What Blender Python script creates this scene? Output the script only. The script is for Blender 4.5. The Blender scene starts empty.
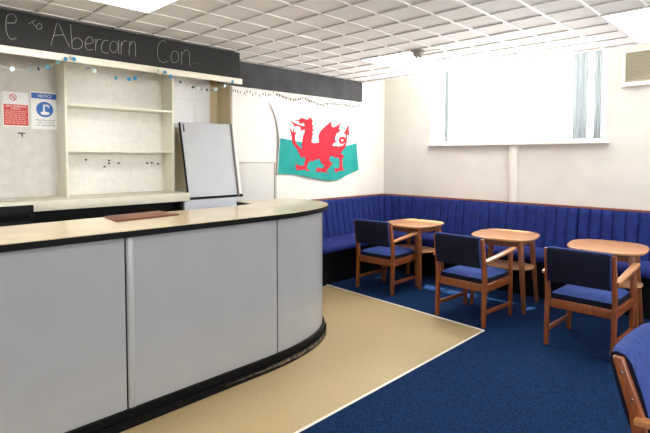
import bpy, bmesh, math, random
from mathutils import Vector, Matrix
from mathutils.geometry import delaunay_2d_cdt, tessellate_polygon
random.seed(7)
PI = math.pi
scene = bpy.context.scene
COL = scene.collection
DRAGON=[(-1.841,2.007),(-1.801,2.017),(-1.743,2.022),(-1.725,2.039),(-1.696,2.045),(-1.666,2.036),(-1.630,2.029),(-1.600,2.033),(-1.588,2.051),(-1.565,2.066),(-1.565,2.043),(-1.531,2.050),(-1.538,2.028),(-1.506,2.011),(-1.533,1.997),(-1.527,1.967),(-1.494,1.949),(-1.520,1.941),(-1.515,1.915),(-1.484,1.892),(-1.519,1.890),(-1.515,1.857),(-1.488,1.834),(-1.521,1.834),(-1.524,1.804),(-1.500,1.790),(-1.530,1.782),(-1.530,1.748),(-1.500,1.734),(-1.435,1.740),(-1.415,1.751),(-1.419,1.834),(-1.383,1.889),(-1.344,1.923),(-1.254,1.982),(-1.165,2.036),(-1.174,1.976),(-1.141,1.951),(-1.094,1.966),(-0.961,2.043),(-1.025,1.984),(-1.036,1.946),(-1.016,1.903),(-1.073,1.875),(-1.100,1.832),(-1.103,1.786),(-1.086,1.752),(-1.123,1.747),(-1.156,1.727),(-1.131,1.736),(-1.166,1.707),(-1.107,1.706),(-1.033,1.702),(-0.966,1.710),(-0.936,1.731),(-0.913,1.744),(-0.907,1.782),(-0.908,1.843),(-0.909,1.871),(-0.956,1.868),(-0.893,1.943),(-0.840,2.023),(-0.824,1.849),(-0.877,1.863),(-0.872,1.782),(-0.882,1.730),(-0.885,1.735),(-0.899,1.695),(-0.941,1.655),(-0.988,1.620),(-0.961,1.598),(-0.927,1.576),(-0.920,1.553),(-0.956,1.536),(-0.954,1.479),(-0.943,1.402),(-0.894,1.367),(-0.940,1.377),(-1.004,1.372),(-1.057,1.362),(-1.099,1.342),(-1.093,1.369),(-1.135,1.383),(-1.106,1.397),(-1.125,1.422),(-1.076,1.400),(-1.015,1.410),(-1.004,1.480),(-1.014,1.530),(-1.041,1.547),(-1.139,1.552),(-1.174,1.575),(-1.211,1.564),(-1.235,1.531),(-1.219,1.498),(-1.159,1.475),(-1.187,1.461),(-1.219,1.435),(-1.274,1.385),(-1.297,1.372),(-1.237,1.342),(-1.313,1.356),(-1.390,1.366),(-1.434,1.364),(-1.476,1.363),(-1.442,1.381),(-1.488,1.398),(-1.434,1.401),(-1.458,1.440),(-1.434,1.424),(-1.396,1.409),(-1.327,1.421),(-1.314,1.444),(-1.339,1.460),(-1.373,1.484),(-1.396,1.520),(-1.427,1.536),(-1.479,1.520),(-1.517,1.498),(-1.539,1.507),(-1.561,1.507),(-1.597,1.482),(-1.627,1.442),(-1.621,1.408),(-1.565,1.374),(-1.627,1.384),(-1.663,1.398),(-1.755,1.396),(-1.811,1.395),(-1.797,1.415),(-1.836,1.431),(-1.804,1.444),(-1.824,1.483),(-1.776,1.458),(-1.727,1.446),(-1.677,1.453),(-1.655,1.500),(-1.648,1.542),(-1.662,1.560),(-1.691,1.555),(-1.707,1.540),(-1.719,1.547),(-1.741,1.573),(-1.796,1.650),(-1.851,1.710),(-1.878,1.740),(-1.881,1.785),(-1.893,1.827),(-1.915,1.868),(-1.936,1.909),(-1.898,1.892),(-1.878,1.859),(-1.860,1.866),(-1.867,1.919),(-1.842,1.894),(-1.835,1.854),(-1.807,1.874),(-1.800,1.856),(-1.825,1.821),(-1.822,1.778),(-1.813,1.742),(-1.796,1.717),(-1.740,1.671),(-1.704,1.655),(-1.704,1.703),(-1.700,1.744),(-1.684,1.808),(-1.655,1.870),(-1.655,1.904),(-1.693,1.892),(-1.722,1.878),(-1.720,1.910),(-1.731,1.931),(-1.807,1.943),(-1.830,1.921),(-1.859,1.955),(-1.932,2.020),(-1.830,1.971),(-1.749,1.956),(-1.678,1.942),(-1.652,1.950),(-1.664,1.973),(-1.688,1.986),(-1.711,1.971),(-1.743,1.973),(-1.756,1.990),(-1.737,2.001)]
RING_O=[(-0.899,1.787),(-0.903,1.770),(-0.913,1.756),(-0.929,1.744),(-0.949,1.736),(-0.972,1.733),(-0.994,1.735),(-1.014,1.742),(-1.030,1.753),(-1.040,1.767),(-1.044,1.783),(-1.041,1.799),(-1.030,1.813),(-1.015,1.825),(-0.995,1.833),(-0.972,1.836),(-0.950,1.834),(-0.929,1.827),(-0.913,1.816),(-0.903,1.802)]
RING_I=[(-0.948,1.785),(-0.949,1.780),(-0.953,1.775),(-0.958,1.771),(-0.965,1.769),(-0.972,1.768),(-0.979,1.769),(-0.986,1.771),(-0.991,1.774),(-0.995,1.779),(-0.996,1.784),(-0.995,1.789),(-0.991,1.794),(-0.986,1.798),(-0.979,1.800),(-0.972,1.801),(-0.965,1.801),(-0.958,1.799),(-0.953,1.795),(-0.950,1.790)]
CHALK=[[(-4.934,2.507),(-4.906,2.510),(-4.881,2.520),(-4.874,2.551),(-4.890,2.573),(-4.915,2.570),(-4.933,2.547),(-4.939,2.495),(-4.936,2.439),(-4.919,2.402),(-4.899,2.397),(-4.876,2.410)],
[(-4.796,2.526),(-4.749,2.564)],
[(-4.772,2.544),(-4.750,2.513)],
[(-4.721,2.542),(-4.714,2.537),(-4.710,2.529),(-4.711,2.519),(-4.715,2.509),(-4.722,2.502),(-4.730,2.499),(-4.738,2.501),(-4.743,2.508),(-4.744,2.518),(-4.742,2.528),(-4.736,2.536),(-4.729,2.541),(-4.721,2.542)],
[(-4.652,2.394),(-4.627,2.483),(-4.600,2.570),(-4.560,2.489),(-4.519,2.401)],
[(-4.634,2.467),(-4.594,2.482),(-4.556,2.488)],
[(-4.509,2.578),(-4.505,2.493),(-4.501,2.397)],
[(-4.501,2.450),(-4.479,2.478),(-4.447,2.481),(-4.424,2.454),(-4.432,2.418),(-4.465,2.395),(-4.501,2.397)],
[(-4.402,2.446),(-4.350,2.463),(-4.345,2.496),(-4.369,2.507),(-4.395,2.483),(-4.404,2.438),(-4.387,2.402),(-4.345,2.413)],
[(-4.322,2.499),(-4.326,2.403)],
[(-4.325,2.458),(-4.305,2.496),(-4.283,2.500)],
[(-4.224,2.504),(-4.258,2.495),(-4.279,2.446),(-4.268,2.402),(-4.224,2.402)],
[(-4.167,2.505),(-4.154,2.494),(-4.147,2.476),(-4.148,2.453),(-4.156,2.432),(-4.169,2.418),(-4.184,2.413),(-4.199,2.419),(-4.208,2.434),(-4.211,2.455),(-4.207,2.477),(-4.197,2.495),(-4.182,2.505),(-4.167,2.505)],
[(-4.139,2.521),(-4.140,2.407)],
[(-4.117,2.512),(-4.121,2.406)],
[(-4.118,2.476),(-4.092,2.521),(-4.067,2.523)],
[(-4.046,2.531),(-4.054,2.410)],
[(-4.049,2.487),(-4.020,2.531),(-3.997,2.512),(-3.999,2.410)],
[(-3.716,2.575),(-3.734,2.587),(-3.768,2.571),(-3.795,2.519),(-3.796,2.434),(-3.758,2.391),(-3.705,2.411)],
[(-3.620,2.509),(-3.605,2.497),(-3.597,2.476),(-3.597,2.450),(-3.606,2.427),(-3.622,2.411),(-3.640,2.405),(-3.657,2.412),(-3.668,2.429),(-3.672,2.453),(-3.667,2.477),(-3.655,2.498),(-3.638,2.509),(-3.620,2.509)],
[(-3.567,2.518),(-3.569,2.400)],
[(-3.568,2.480),(-3.525,2.537),(-3.488,2.517),(-3.484,2.396)],
[(-3.452,2.431),(-3.447,2.429)],
[(-3.423,2.430),(-3.418,2.428)],
[(-3.394,2.429),(-3.388,2.427)]]
GARLAND=[(-4.991,2.186,'n'),(-4.916,2.178,'w'),(-4.802,2.189,'t'),(-4.750,2.201,'d'),(-4.689,2.222,'t'),(-4.617,2.266,'g'),(-4.563,2.299,'b'),(-4.528,2.320,'d'),(-4.503,2.308,'b'),(-4.445,2.274,'n'),(-4.401,2.254,'d'),(-4.352,2.237,'w'),(-4.278,2.213,'n'),(-4.183,2.202,'t'),(-4.075,2.204,'b'),(-4.023,2.219,'b'),(-3.935,2.242,'d'),(-3.816,2.308,'g'),(-3.751,2.301,'b'),(-3.699,2.270,'b'),(-3.651,2.249,'d'),(-3.602,2.232,'d'),(-3.537,2.212,'d'),(-3.476,2.200,'d'),(-3.424,2.192,'w'),(-3.382,2.187,'d'),(-3.328,2.189,'d'),(-3.279,2.192,'d'),(-3.229,2.204,'w'),(-3.126,2.246,'w'),(-3.038,2.297,'b')]
FAIRY=[(-2.737,2.296),(-2.681,2.292),(-2.594,2.279),(-2.505,2.280),(-2.444,2.271),(-2.320,2.278),(-2.241,2.265),(-2.176,2.307),(-2.077,2.306),(-1.976,2.282),(-1.854,2.264),(-1.783,2.249),(-1.692,2.310),(-1.606,2.296),(-1.542,2.263),(-1.446,2.249),(-1.328,2.236),(-1.248,2.260),(-1.124,2.275),(-1.018,2.266),(-0.910,2.289),(-0.822,2.267),(-0.709,2.267),(-0.570,2.295)]
SCREWS=[(-4.189,1.528),(-3.980,1.519),(-3.980,1.493),(-4.024,1.462),(-3.888,1.494),(-3.601,1.492),(-3.552,1.496),(-3.485,1.484)]
SKY = 8.0; SUN = 9.0; SUNDIR = (-0.1, -0.42, -1.0); EXPO = 0.92


# ------------------------------------------------------------------ materials
def mat(name, color, rough=0.6, metal=0.0, noise=0.0, nscale=40.0, bump=0.0, bscale=200.0,
        sheen=0.0, spec=0.5, stretch=None, color2=None, detail=4.0, coat=0.0):
    m = bpy.data.materials.new(name); m.use_nodes = True
    nt = m.node_tree; b = nt.nodes['Principled BSDF']
    b.inputs['Base Color'].default_value = (*color, 1)
    b.inputs['Roughness'].default_value = rough
    b.inputs['Metallic'].default_value = metal
    b.inputs['Specular IOR Level'].default_value = spec
    if sheen:
        b.inputs['Sheen Weight'].default_value = sheen
        b.inputs['Sheen Roughness'].default_value = 0.45
        b.inputs['Sheen Tint'].default_value = (0.22, 0.28, 1.0, 1)
    if coat:
        b.inputs['Coat Weight'].default_value = coat
        b.inputs['Coat Roughness'].default_value = 0.12
    tc = nt.nodes.new('ShaderNodeTexCoord')
    if noise or color2:
        mp = nt.nodes.new('ShaderNodeMapping')
        if stretch: mp.inputs['Scale'].default_value = stretch
        nt.links.new(tc.outputs['Object'], mp.inputs['Vector'])
        n = nt.nodes.new('ShaderNodeTexNoise')
        n.inputs['Scale'].default_value = nscale; n.inputs['Detail'].default_value = detail
        nt.links.new(mp.outputs['Vector'], n.inputs['Vector'])
        r = nt.nodes.new('ShaderNodeValToRGB')
        c2 = color2 if color2 else tuple(max(0, c * (1 - noise)) for c in color)
        c1 = color if color2 else tuple(min(1, c * (1 + noise)) for c in color)
        r.color_ramp.elements[0].position = 0.35; r.color_ramp.elements[1].position = 0.65
        r.color_ramp.elements[0].color = (*c2, 1); r.color_ramp.elements[1].color = (*c1, 1)
        nt.links.new(n.outputs['Fac'], r.inputs['Fac'])
        nt.links.new(r.outputs['Color'], b.inputs['Base Color'])
    if bump:
        n2 = nt.nodes.new('ShaderNodeTexNoise')
        n2.inputs['Scale'].default_value = bscale; n2.inputs['Detail'].default_value = 3
        nt.links.new(tc.outputs['Object'], n2.inputs['Vector'])
        bp = nt.nodes.new('ShaderNodeBump'); bp.inputs['Strength'].default_value = bump
        bp.inputs['Distance'].default_value = 0.004
        nt.links.new(n2.outputs['Fac'], bp.inputs['Height'])
        nt.links.new(bp.outputs['Normal'], b.inputs['Normal'])
    return m

def emit(name, color, strength):
    m = bpy.data.materials.new(name); m.use_nodes = True
    nt = m.node_tree; nt.nodes.clear()
    e = nt.nodes.new('ShaderNodeEmission'); o = nt.nodes.new('ShaderNodeOutputMaterial')
    e.inputs['Color'].default_value = (*color, 1); e.inputs['Strength'].default_value = strength
    nt.links.new(e.outputs[0], o.inputs['Surface'])
    return m

PANEL_L = 7.0
M = dict(
 wall=mat('cream_wall', (0.595, 0.58, 0.55), 0.75, noise=0.04, nscale=3, bump=0.25, bscale=120),
 flagwall=mat('white_woodchip_wall', (0.74, 0.72, 0.67), 0.7, noise=0.02, nscale=5, bump=0.5, bscale=140),
 sheet=mat('white_wall_sheet', (0.72, 0.71, 0.675), 0.5, noise=0.02, nscale=8, bump=0.3, bscale=90),
 alcove=mat('vinyl_paper', (0.60, 0.59, 0.56), 0.45, noise=0.06, nscale=14, bump=0.7, bscale=60),
 ceiling=mat('ceiling_tile', (0.93, 0.93, 0.93), 0.8, noise=0.03, nscale=2.2),
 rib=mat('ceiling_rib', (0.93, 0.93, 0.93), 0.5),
 ribshade=mat('shade_grey_ceiling_rib', (0.50, 0.49, 0.48), 0.6),  # shade on the rib sides put into the colour
 ceilgap=mat('ceiling_plaster', (0.8, 0.79, 0.76), 0.8),
 lino=mat('beige_vinyl', (0.45, 0.34, 0.175), 0.42, color2=(0.37, 0.275, 0.135), nscale=80, bump=0.08, bscale=160, detail=8),
 carpet=mat('blue_carpet', (0.006, 0.031, 0.110), 0.95, color2=(0.002, 0.009, 0.033), nscale=95, bump=0.9, bscale=300, spec=0.1),
 carpetside=mat('carpet_edge', (0.01, 0.03, 0.1), 0.95),
 alu=mat('pale_edge_trim', (0.75, 0.73, 0.66), 0.4),
 barpanel=mat('grey_laminate', (0.335, 0.34, 0.35), 0.2, noise=0.02, nscale=4),
 joint=mat('pale_joint_strip', (0.38, 0.385, 0.39), 0.3),
 black=mat('black_paint', (0.004, 0.004, 0.005), 0.45, spec=0.12),
 blackworn=mat('worn_black_paint', (0.012, 0.012, 0.013), 0.45, color2=(0.010, 0.010, 0.011), nscale=6),
 chalkboard=mat('blackboard', (0.008, 0.0085, 0.009), 0.75, noise=0.35, nscale=3),
 beam=mat('charcoal_beam', (0.036, 0.036, 0.042), 0.8, noise=0.3, nscale=4),
 chalk=mat('chalk', (0.36, 0.36, 0.36), 0.9),
 counter=mat('cream_laminate', (0.62, 0.50, 0.32), 0.14, noise=0.05, nscale=5),
 cream=mat('cream_gloss_paint', (0.70, 0.66, 0.55), 0.35, noise=0.03, nscale=6),
 creamwood=mat('cream_shelf_paint', (0.76, 0.74, 0.64), 0.4),
 tan=mat('tan_shade_side', (0.55, 0.46, 0.29), 0.5),  # shade of the alcove return painted as tan
 white=mat('white_paint', (0.85, 0.84, 0.80), 0.4),
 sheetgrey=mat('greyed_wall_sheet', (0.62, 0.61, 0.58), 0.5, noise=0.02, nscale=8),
 batten=mat('tan_batten', (0.42, 0.39, 0.32), 0.5),
 pipewhite=mat('pipe_paint', (0.65, 0.63, 0.585), 0.5),
 whiteplastic=mat('white_plastic', (0.85, 0.85, 0.84), 0.35),
 worktop=mat('off_white_worktop', (0.62, 0.58, 0.48), 0.4, noise=0.06, nscale=9),
 greyboard=mat('pale_grey_panel', (0.44, 0.455, 0.485), 0.35, noise=0.03, nscale=3),
 greybox=mat('pale_grey_chest', (0.43, 0.45, 0.50), 0.4),
 greymetal=mat('brushed_grey_metal', (0.13, 0.12, 0.11), 0.4),
 velvet=mat('royal_blue_velvet', (0.010, 0.020, 0.125), 0.8, sheen=0.14, spec=0.15, noise=0.2, nscale=14, bump=0.15, bscale=250),
 chairblue=mat('navy_chair_fabric', (0.021, 0.043, 0.165), 0.85, sheen=0.18, spec=0.15, noise=0.2, nscale=30, bump=0.2, bscale=400),
 chairshade=mat('shaded_navy_chair_fabric', (0.005, 0.006, 0.018), 0.85, spec=0.2),  # same chair fabric, darkened for the shade on rear and sides
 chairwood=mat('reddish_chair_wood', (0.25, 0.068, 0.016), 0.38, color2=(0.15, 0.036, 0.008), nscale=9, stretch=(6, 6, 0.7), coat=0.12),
 armwood=mat('lit_arm_wood', (0.45, 0.20, 0.075), 0.3, color2=(0.34, 0.14, 0.05), nscale=9, stretch=(6, 0.7, 6), coat=0.4),  # chair wood lightened for the light falling on the arms
 tablewood=mat('table_leg_wood', (0.25, 0.078, 0.020), 0.38, color2=(0.15, 0.042, 0.011), nscale=9, stretch=(6, 6, 0.7), coat=0.12),
 tabletop=mat('polished_table_top', (0.56, 0.29, 0.14), 0.22, color2=(0.48, 0.235, 0.105), nscale=7, stretch=(0.8, 7, 7), coat=0.0),
 railwood=mat('dark_red_rail_wood', (0.20, 0.06, 0.03), 0.35),
 traywood=mat('red_brown_board', (0.17, 0.065, 0.035), 0.5, noise=0.25, nscale=8),
 traydark=mat('dark_red_board_edge', (0.13, 0.035, 0.02), 0.35),
 ventbeige=mat('beige_louvre', (0.47, 0.43, 0.34), 0.5),
 steel=mat('steel_bolt', (0.7, 0.7, 0.7), 0.25, metal=1.0),
 sensor=mat('grey_sensor_case', (0.30, 0.28, 0.26), 0.5),
 flagwhite=mat('flag_white', (0.80, 0.79, 0.77), 0.85),
 flaggreen=mat('flag_green', (0.008, 0.285, 0.26), 0.85, noise=0.06, nscale=6),
 flagred=mat('flag_red', (0.54, 0.010, 0.030), 0.85, noise=0.06, nscale=6),
 signred=mat('sign_red', (0.58, 0.045, 0.035), 0.5),
 signblue=mat('sign_blue', (0.015, 0.13, 0.50), 0.5),
 paper=mat('white_paper', (0.84, 0.85, 0.86), 0.6),
 ink=mat('dark_ink', (0.06, 0.06, 0.07), 0.7),
 wire=mat('black_wire', (0.02, 0.025, 0.02), 0.5),
 disc_b=mat('blue_foil', (0.02, 0.19, 0.36), 0.3),
 disc_t=mat('teal_foil', (0.06, 0.30, 0.38), 0.3),
 disc_g=mat('green_foil', (0.08, 0.26, 0.20), 0.3),
 disc_d=mat('dark_foil', (0.06, 0.09, 0.12), 0.3),
 disc_w=mat('pale_foil', (0.50, 0.62, 0.60), 0.3),
 lamp=emit('lamp_diffuser', (1.0, 0.97, 0.92), PANEL_L),
)

def curtain_mat():
    m = bpy.data.materials.new('sheer_curtain'); m.use_nodes = True
    nt = m.node_tree; nt.nodes.clear(); o = nt.nodes.new('ShaderNodeOutputMaterial')
    d = nt.nodes.new('ShaderNodeBsdfDiffuse'); d.inputs[0].default_value = (0.36, 0.385, 0.40, 1)
    t = nt.nodes.new('ShaderNodeBsdfTranslucent'); t.inputs[0].default_value = (0.36, 0.385, 0.40, 1)
    x = nt.nodes.new('ShaderNodeMixShader'); x.inputs[0].default_value = 0.5
    nt.links.new(d.outputs[0], x.inputs[1]); nt.links.new(t.outputs[0], x.inputs[2])
    nt.links.new(x.outputs[0], o.inputs['Surface']); return m
def glass_mat():
    m = bpy.data.materials.new('clear_glass'); m.use_nodes = True
    nt = m.node_tree; nt.nodes.clear(); o = nt.nodes.new('ShaderNodeOutputMaterial')
    t = nt.nodes.new('ShaderNodeBsdfTransparent'); t.inputs[0].default_value = (0.97, 0.98, 0.98, 1)
    g = nt.nodes.new('ShaderNodeBsdfGlossy'); g.inputs['Roughness'].default_value = 0.02
    x = nt.nodes.new('ShaderNodeMixShader'); x.inputs[0].default_value = 0.05
    nt.links.new(t.outputs[0], x.inputs[1]); nt.links.new(g.outputs[0], x.inputs[2])
    nt.links.new(x.outputs[0], o.inputs['Surface']); return m
M['curtain'] = curtain_mat(); M['glass'] = glass_mat()

# ------------------------------------------------------------------ mesh helpers
class MB:
    """collects shapes into one mesh"""
    def __init__(s): s.bm = bmesh.new(); s.mats = []; s.cur = 0
    def use(s, m):
        if m not in s.mats: s.mats.append(m)
        s.cur = s.mats.index(m); return s
    def _mark(s, faces):
        for f in faces: f.material_index = s.cur
    def box(s, lo, hi, bevel=0.0, seg=2):
        b2 = bmesh.new()
        bmesh.ops.create_cube(b2, size=1)
        for v in b2.verts:
            v.co = Vector([lo[i] + (v.co[i] + .5) * (hi[i] - lo[i]) for i in range(3)])
        if bevel: bmesh.ops.bevel(b2, geom=b2.edges[:], offset=bevel, segments=seg, affect='EDGES', profile=0.5)
        s.merge(b2); return s
    def merge(s, b2, mtx=None):
        vs = {}
        for v in b2.verts: vs[v] = s.bm.verts.new(mtx @ v.co if mtx else v.co)
        for f in b2.faces:
            try: nf = s.bm.faces.new([vs[v] for v in f.verts]); nf.material_index = s.cur
            except ValueError: pass
        b2.free()
    def bar(s, a, b, wa, wb=None, side=(1, 0, 0), bevel=0.004):
        """rectangular bar from a to b; wa=(w,d) at a, wb at b; side = direction of w"""
        a, b = Vector(a), Vector(b); wb = wb or wa
        d = (b - a).normalized(); u = Vector(side); u = (u - d * u.dot(d)).normalized(); w = d.cross(u)
        b2 = bmesh.new(); rings = []
        for p, (x, y) in ((a, wa), (b, wb)):
            rings.append([b2.verts.new(p + u * sx * x / 2 + w * sy * y / 2) for sx, sy in ((-1, -1), (1, -1), (1, 1), (-1, 1))])
        for i in range(4): b2.faces.new([rings[0][i], rings[0][(i + 1) % 4], rings[1][(i + 1) % 4], rings[1][i]])
        b2.faces.new(rings[0][::-1]); b2.faces.new(rings[1])
        bmesh.ops.recalc_face_normals(b2, faces=b2.faces[:])
        if bevel: bmesh.ops.bevel(b2, geom=b2.edges[:], offset=bevel, segments=2, affect='EDGES', profile=0.5)
        s.merge(b2); return s
    def tube(s, pts, r, n=6, closed=False):
        pts = [Vector(p) for p in pts]; rings = []
        for i, p in enumerate(pts):
            a = pts[max(i - 1, 0)]; c = pts[min(i + 1, len(pts) - 1)]
            d = (c - a).normalized(); up = Vector((0, 0, 1)) if abs(d.z) < .9 else Vector((1, 0, 0))
            u = d.cross(up).normalized(); w = d.cross(u)
            rings.append([s.bm.verts.new(p + (u * math.cos(2 * PI * k / n) + w * math.sin(2 * PI * k / n)) * r) for k in range(n)])
        F = []
        for i in range(len(rings) - 1):
            for k in range(n): F.append(s.bm.faces.new([rings[i][k], rings[i][(k + 1) % n], rings[i + 1][(k + 1) % n], rings[i + 1][k]]))
        F.append(s.bm.faces.new(rings[0][::-1])); F.append(s.bm.faces.new(rings[-1])); s._mark(F); return s
    def cyl(s, a, b, r, r2=None, n=16):
        a, b = Vector(a), Vector(b); d = (b - a).normalized(); r2 = r if r2 is None else r2
        up = Vector((0, 0, 1)) if abs(d.z) < .9 else Vector((1, 0, 0)); u = d.cross(up).normalized(); w = d.cross(u)
        R = [[s.bm.verts.new(p + (u * math.cos(2 * PI * k / n) + w * math.sin(2 * PI * k / n)) * q) for k in range(n)] for p, q in ((a, r), (b, r2))]
        F = [s.bm.faces.new([R[0][k], R[0][(k + 1) % n], R[1][(k + 1) % n], R[1][k]]) for k in range(n)]
        F.append(s.bm.faces.new(R[0][::-1])); F.append(s.bm.faces.new(R[1])); s._mark(F); return s
    def prism(s, poly, z0, z1, bevel=0.0, seg=2):
        """vertical prism over a plan polygon (list of (x,y))"""
        b2 = bmesh.new()
        lo = [b2.verts.new((x, y, z0)) for x, y in poly]; hi = [b2.verts.new((x, y, z1)) for x, y in poly]
        n = len(poly)
        b2.faces.new(hi); b2.faces.new(lo[::-1])
        for i in range(n): b2.faces.new([lo[i], lo[(i + 1) % n], hi[(i + 1) % n], hi[i]])
        bmesh.ops.recalc_face_normals(b2, faces=b2.faces[:])
        if bevel:
            E = [e for e in b2.edges if abs(e.verts[0].co.z - e.verts[1].co.z) < 1e-6]
            bmesh.ops.bevel(b2, geom=E, offset=bevel, segments=seg, affect='EDGES', profile=0.5)
        s.merge(b2); return s
    def grid(s, rows, close_u=False):
        V = [[s.bm.verts.new(p) for p in r] for r in rows]; F = []
        for i in range(len(V) - 1):
            m = len(V[i]); rng = m if close_u else m - 1
            for k in range(rng): F.append(s.bm.faces.new([V[i][k], V[i][(k + 1) % m], V[i + 1][(k + 1) % m], V[i + 1][k]]))
        s._mark(F); return V
    def cap(s, vs):
        f = s.bm.faces.new(vs); f.material_index = s.cur
    def build(s, name, m=None, parent=None, smooth=35, recalc=True):
        if recalc: bmesh.ops.recalc_face_normals(s.bm, faces=s.bm.faces[:])
        me = bpy.data.meshes.new(name); s.bm.to_mesh(me); s.bm.free()
        for mm in (s.mats or [m]): me.materials.append(M[mm] if isinstance(mm, str) else mm)
        if smooth:
            for p in me.polygons: p.use_smooth = True
            me.set_sharp_from_angle(angle=math.radians(smooth))
        o = bpy.data.objects.new(name, me); COL.objects.link(o)
        if parent: o.parent = parent
        return o

def tag(o, label=None, cat=None, group=None, kind=None):
    if label: o['label'] = label
    if cat: o['category'] = cat
    if group: o['group'] = group
    if kind: o['kind'] = kind
    return o
def empty(name, loc, label, cat, group=None, rz=0.0):
    o = bpy.data.objects.new(name, None); COL.objects.link(o)
    o.location = loc; o.rotation_euler = (0, 0, rz); o.empty_display_size = 0.1
    return tag(o, label, cat, group)
def structure(o, label=None):
    o['kind'] = 'structure'
    if label: o['label'] = label
    return o
def copy_tree(o, parent=None):
    c = o.copy(); COL.objects.link(c)
    if parent: c.parent = parent
    for ch in [x for x in bpy.data.objects if x.parent == o]: copy_tree(ch, c)
    return c
def part_at(root, o):
    """parent keeping the world placement (root is at a plain location)"""
    o.parent = root; o.matrix_parent_inverse = Matrix.Translation(root.location).inverted(); return o

# ------------------------------------------------------------------ camera
cam = bpy.data.cameras.new('camera'); co = bpy.data.objects.new('camera', cam); COL.objects.link(co)
R_ = Vector((0.71497075, 0.69915373, 0.00094191)); U_ = Vector((-0.03361834, 0.03303318, 0.99888869)); F_ = Vector((-0.69834564, 0.71420786, -0.04712214))
mw = Matrix((R_, U_, -F_)).transposed().to_4x4(); mw.translation = Vector((4.4834, -5.8552, 1.55))
co.matrix_world = mw
cam.sensor_fit = 'HORIZONTAL'; cam.sensor_width = 36.0; cam.lens = 485.454 * 36 / 650
cam.shift_y = (180.475 - 216.5) / 650; cam.clip_start = 0.05; cam.clip_end = 100
scene.camera = co

# ------------------------------------------------------------------ room shell
H = 2.612; YE = -0.557; RX = 7.4; RY = -9.2; HT = 3.25
SX, SY = 0.2931, 0.2959; OX, OY = 1.6217, -4.1708
EDGE = [(2.515, RY), (2.513, -1.803), (0.348, -1.659), (0.0, -1.637)]      # edge between vinyl and carpet
f = MB(); f.box((-0.6, RY - .1, -0.12), (RX + .1, 0.5, 0.0)); structure(f.build('floor', 'lino'), 'beige vinyl floor around the bar')
c = MB(); c.use('carpet'); c.prism([(2.515, RY), (RX, RY), (RX, 0), (0, 0), (0, -1.637), (0.348, -1.659), (2.513, -1.803)], 0.0, 0.006)
structure(c.build('floor_carpet', smooth=0), 'dark blue speckled carpet under the tables')
t = MB()
for a, b in zip(EDGE[:-1], EDGE[1:]):
    t.bar((a[0], a[1], 0.006), (b[0], b[1], 0.006), (0.016, 0.008), side=(0, 0, 1), bevel=0) if False else t.bar((a[0], a[1], 0.006), (b[0], b[1], 0.006), (0.008, 0.018), side=(0, 0, 1), bevel=0.002)
structure(t.build('trim_1', 'alu'), 'pale strip along the carpet edge')

# back wall (window side) with opening
WX0, WX1, WZ0, WZ1 = 0.806, 2.985, 1.735, 3.02; WT = 0.30
w = MB()
w.box((-0.6, 0, 0), (WX0, WT, HT)); w.box((WX1, 0, 0), (RX + .1, WT, HT))
w.box((WX0, 0, 0), (WX1, WT, WZ0)); w.box((WX0, 0, WZ1), (WX1, WT, HT))
structure(w.build('wall_back', 'wall', smooth=0), 'cream window wall above the blue seating')
# left wall: flag part and deeper alcove behind the bar
w = MB(); w.box((-0.6, -2.745, 0), (0, 0, HT)); structure(w.build('wall_left', 'flagwall', smooth=0), 'white wall behind the flag')
w = MB(); w.box((-0.6, RY - .1, 0), (-0.25, -2.745, HT)); structure(w.build('wall_alcove', 'alcove', smooth=0), 'embossed paper wall behind the bar')
def wall_added_windows(name, axis, at, th, lo, hi, opens, z0, z1):
    w = MB(); cur = lo
    def bx(a, b, za, zb):
        if axis == 'x': w.box((at, a, za), (at + th, b, zb))
        else: w.box((a, at, za), (b, at + th, zb))
    for a, b in opens:
        bx(cur, a, 0, HT); bx(a, b, 0, z0); bx(a, b, z1, HT); cur = b
    bx(cur, hi, 0, HT)
    o = structure(w.build(name, 'wall', smooth=0))
    for k, (a, b) in enumerate(opens):
        pl = bpy.data.lights.new('daylight_portal', 'AREA'); pl.shape = 'RECTANGLE'; pl.size = b - a; pl.size_y = z1 - z0; pl.cycles.is_portal = True
        q = bpy.data.objects.new('daylight_portal', pl); COL.objects.link(q)
        if axis == 'x': q.location = (at + th, (a + b) / 2, (z0 + z1) / 2); q.rotation_euler = (0, PI / 2, 0); q.rotation_euler = Vector((-1, 0, 0)).to_track_quat('-Z', 'Y').to_euler()
        else: q.location = ((a + b) / 2, at, (z0 + z1) / 2); q.rotation_euler = Vector((0, 1, 0)).to_track_quat('-Z', 'Z').to_euler()
wall_added_windows('wall_right', 'x', RX, .1, RY - .1, 0, [(-3.6, -1.4)], 1.5, 2.5)  # unseen wall; its window opening is added to let in light
wall_added_windows('wall_front', 'y', RY - .1, .1, -.6, RX + .1, [(5.0, 6.4)], 1.5, 2.5)  # another added opening, out of view, for extra daylight
w = MB(); w.box((-0.25, RY, 2.42), (0.380, -2.925, 2.60)); structure(w.build('ceiling_bulkhead', 'cream', smooth=0), 'boxed bulkhead above the bar shelves')
# upper ceiling by the window and the step up to it
w = MB(); w.box((-0.6, YE - .02, HT), (RX + .1, WT, HT + .1)); w.box((-0.6, YE - .03, H + .02), (RX + .1, YE - .01, HT))
w.box((-0.6, RY - .1, H + .06), (RX + .1, YE - .03, H + .08))
structure(w.build('ceiling_upper', 'ceilgap', smooth=0))

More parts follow.
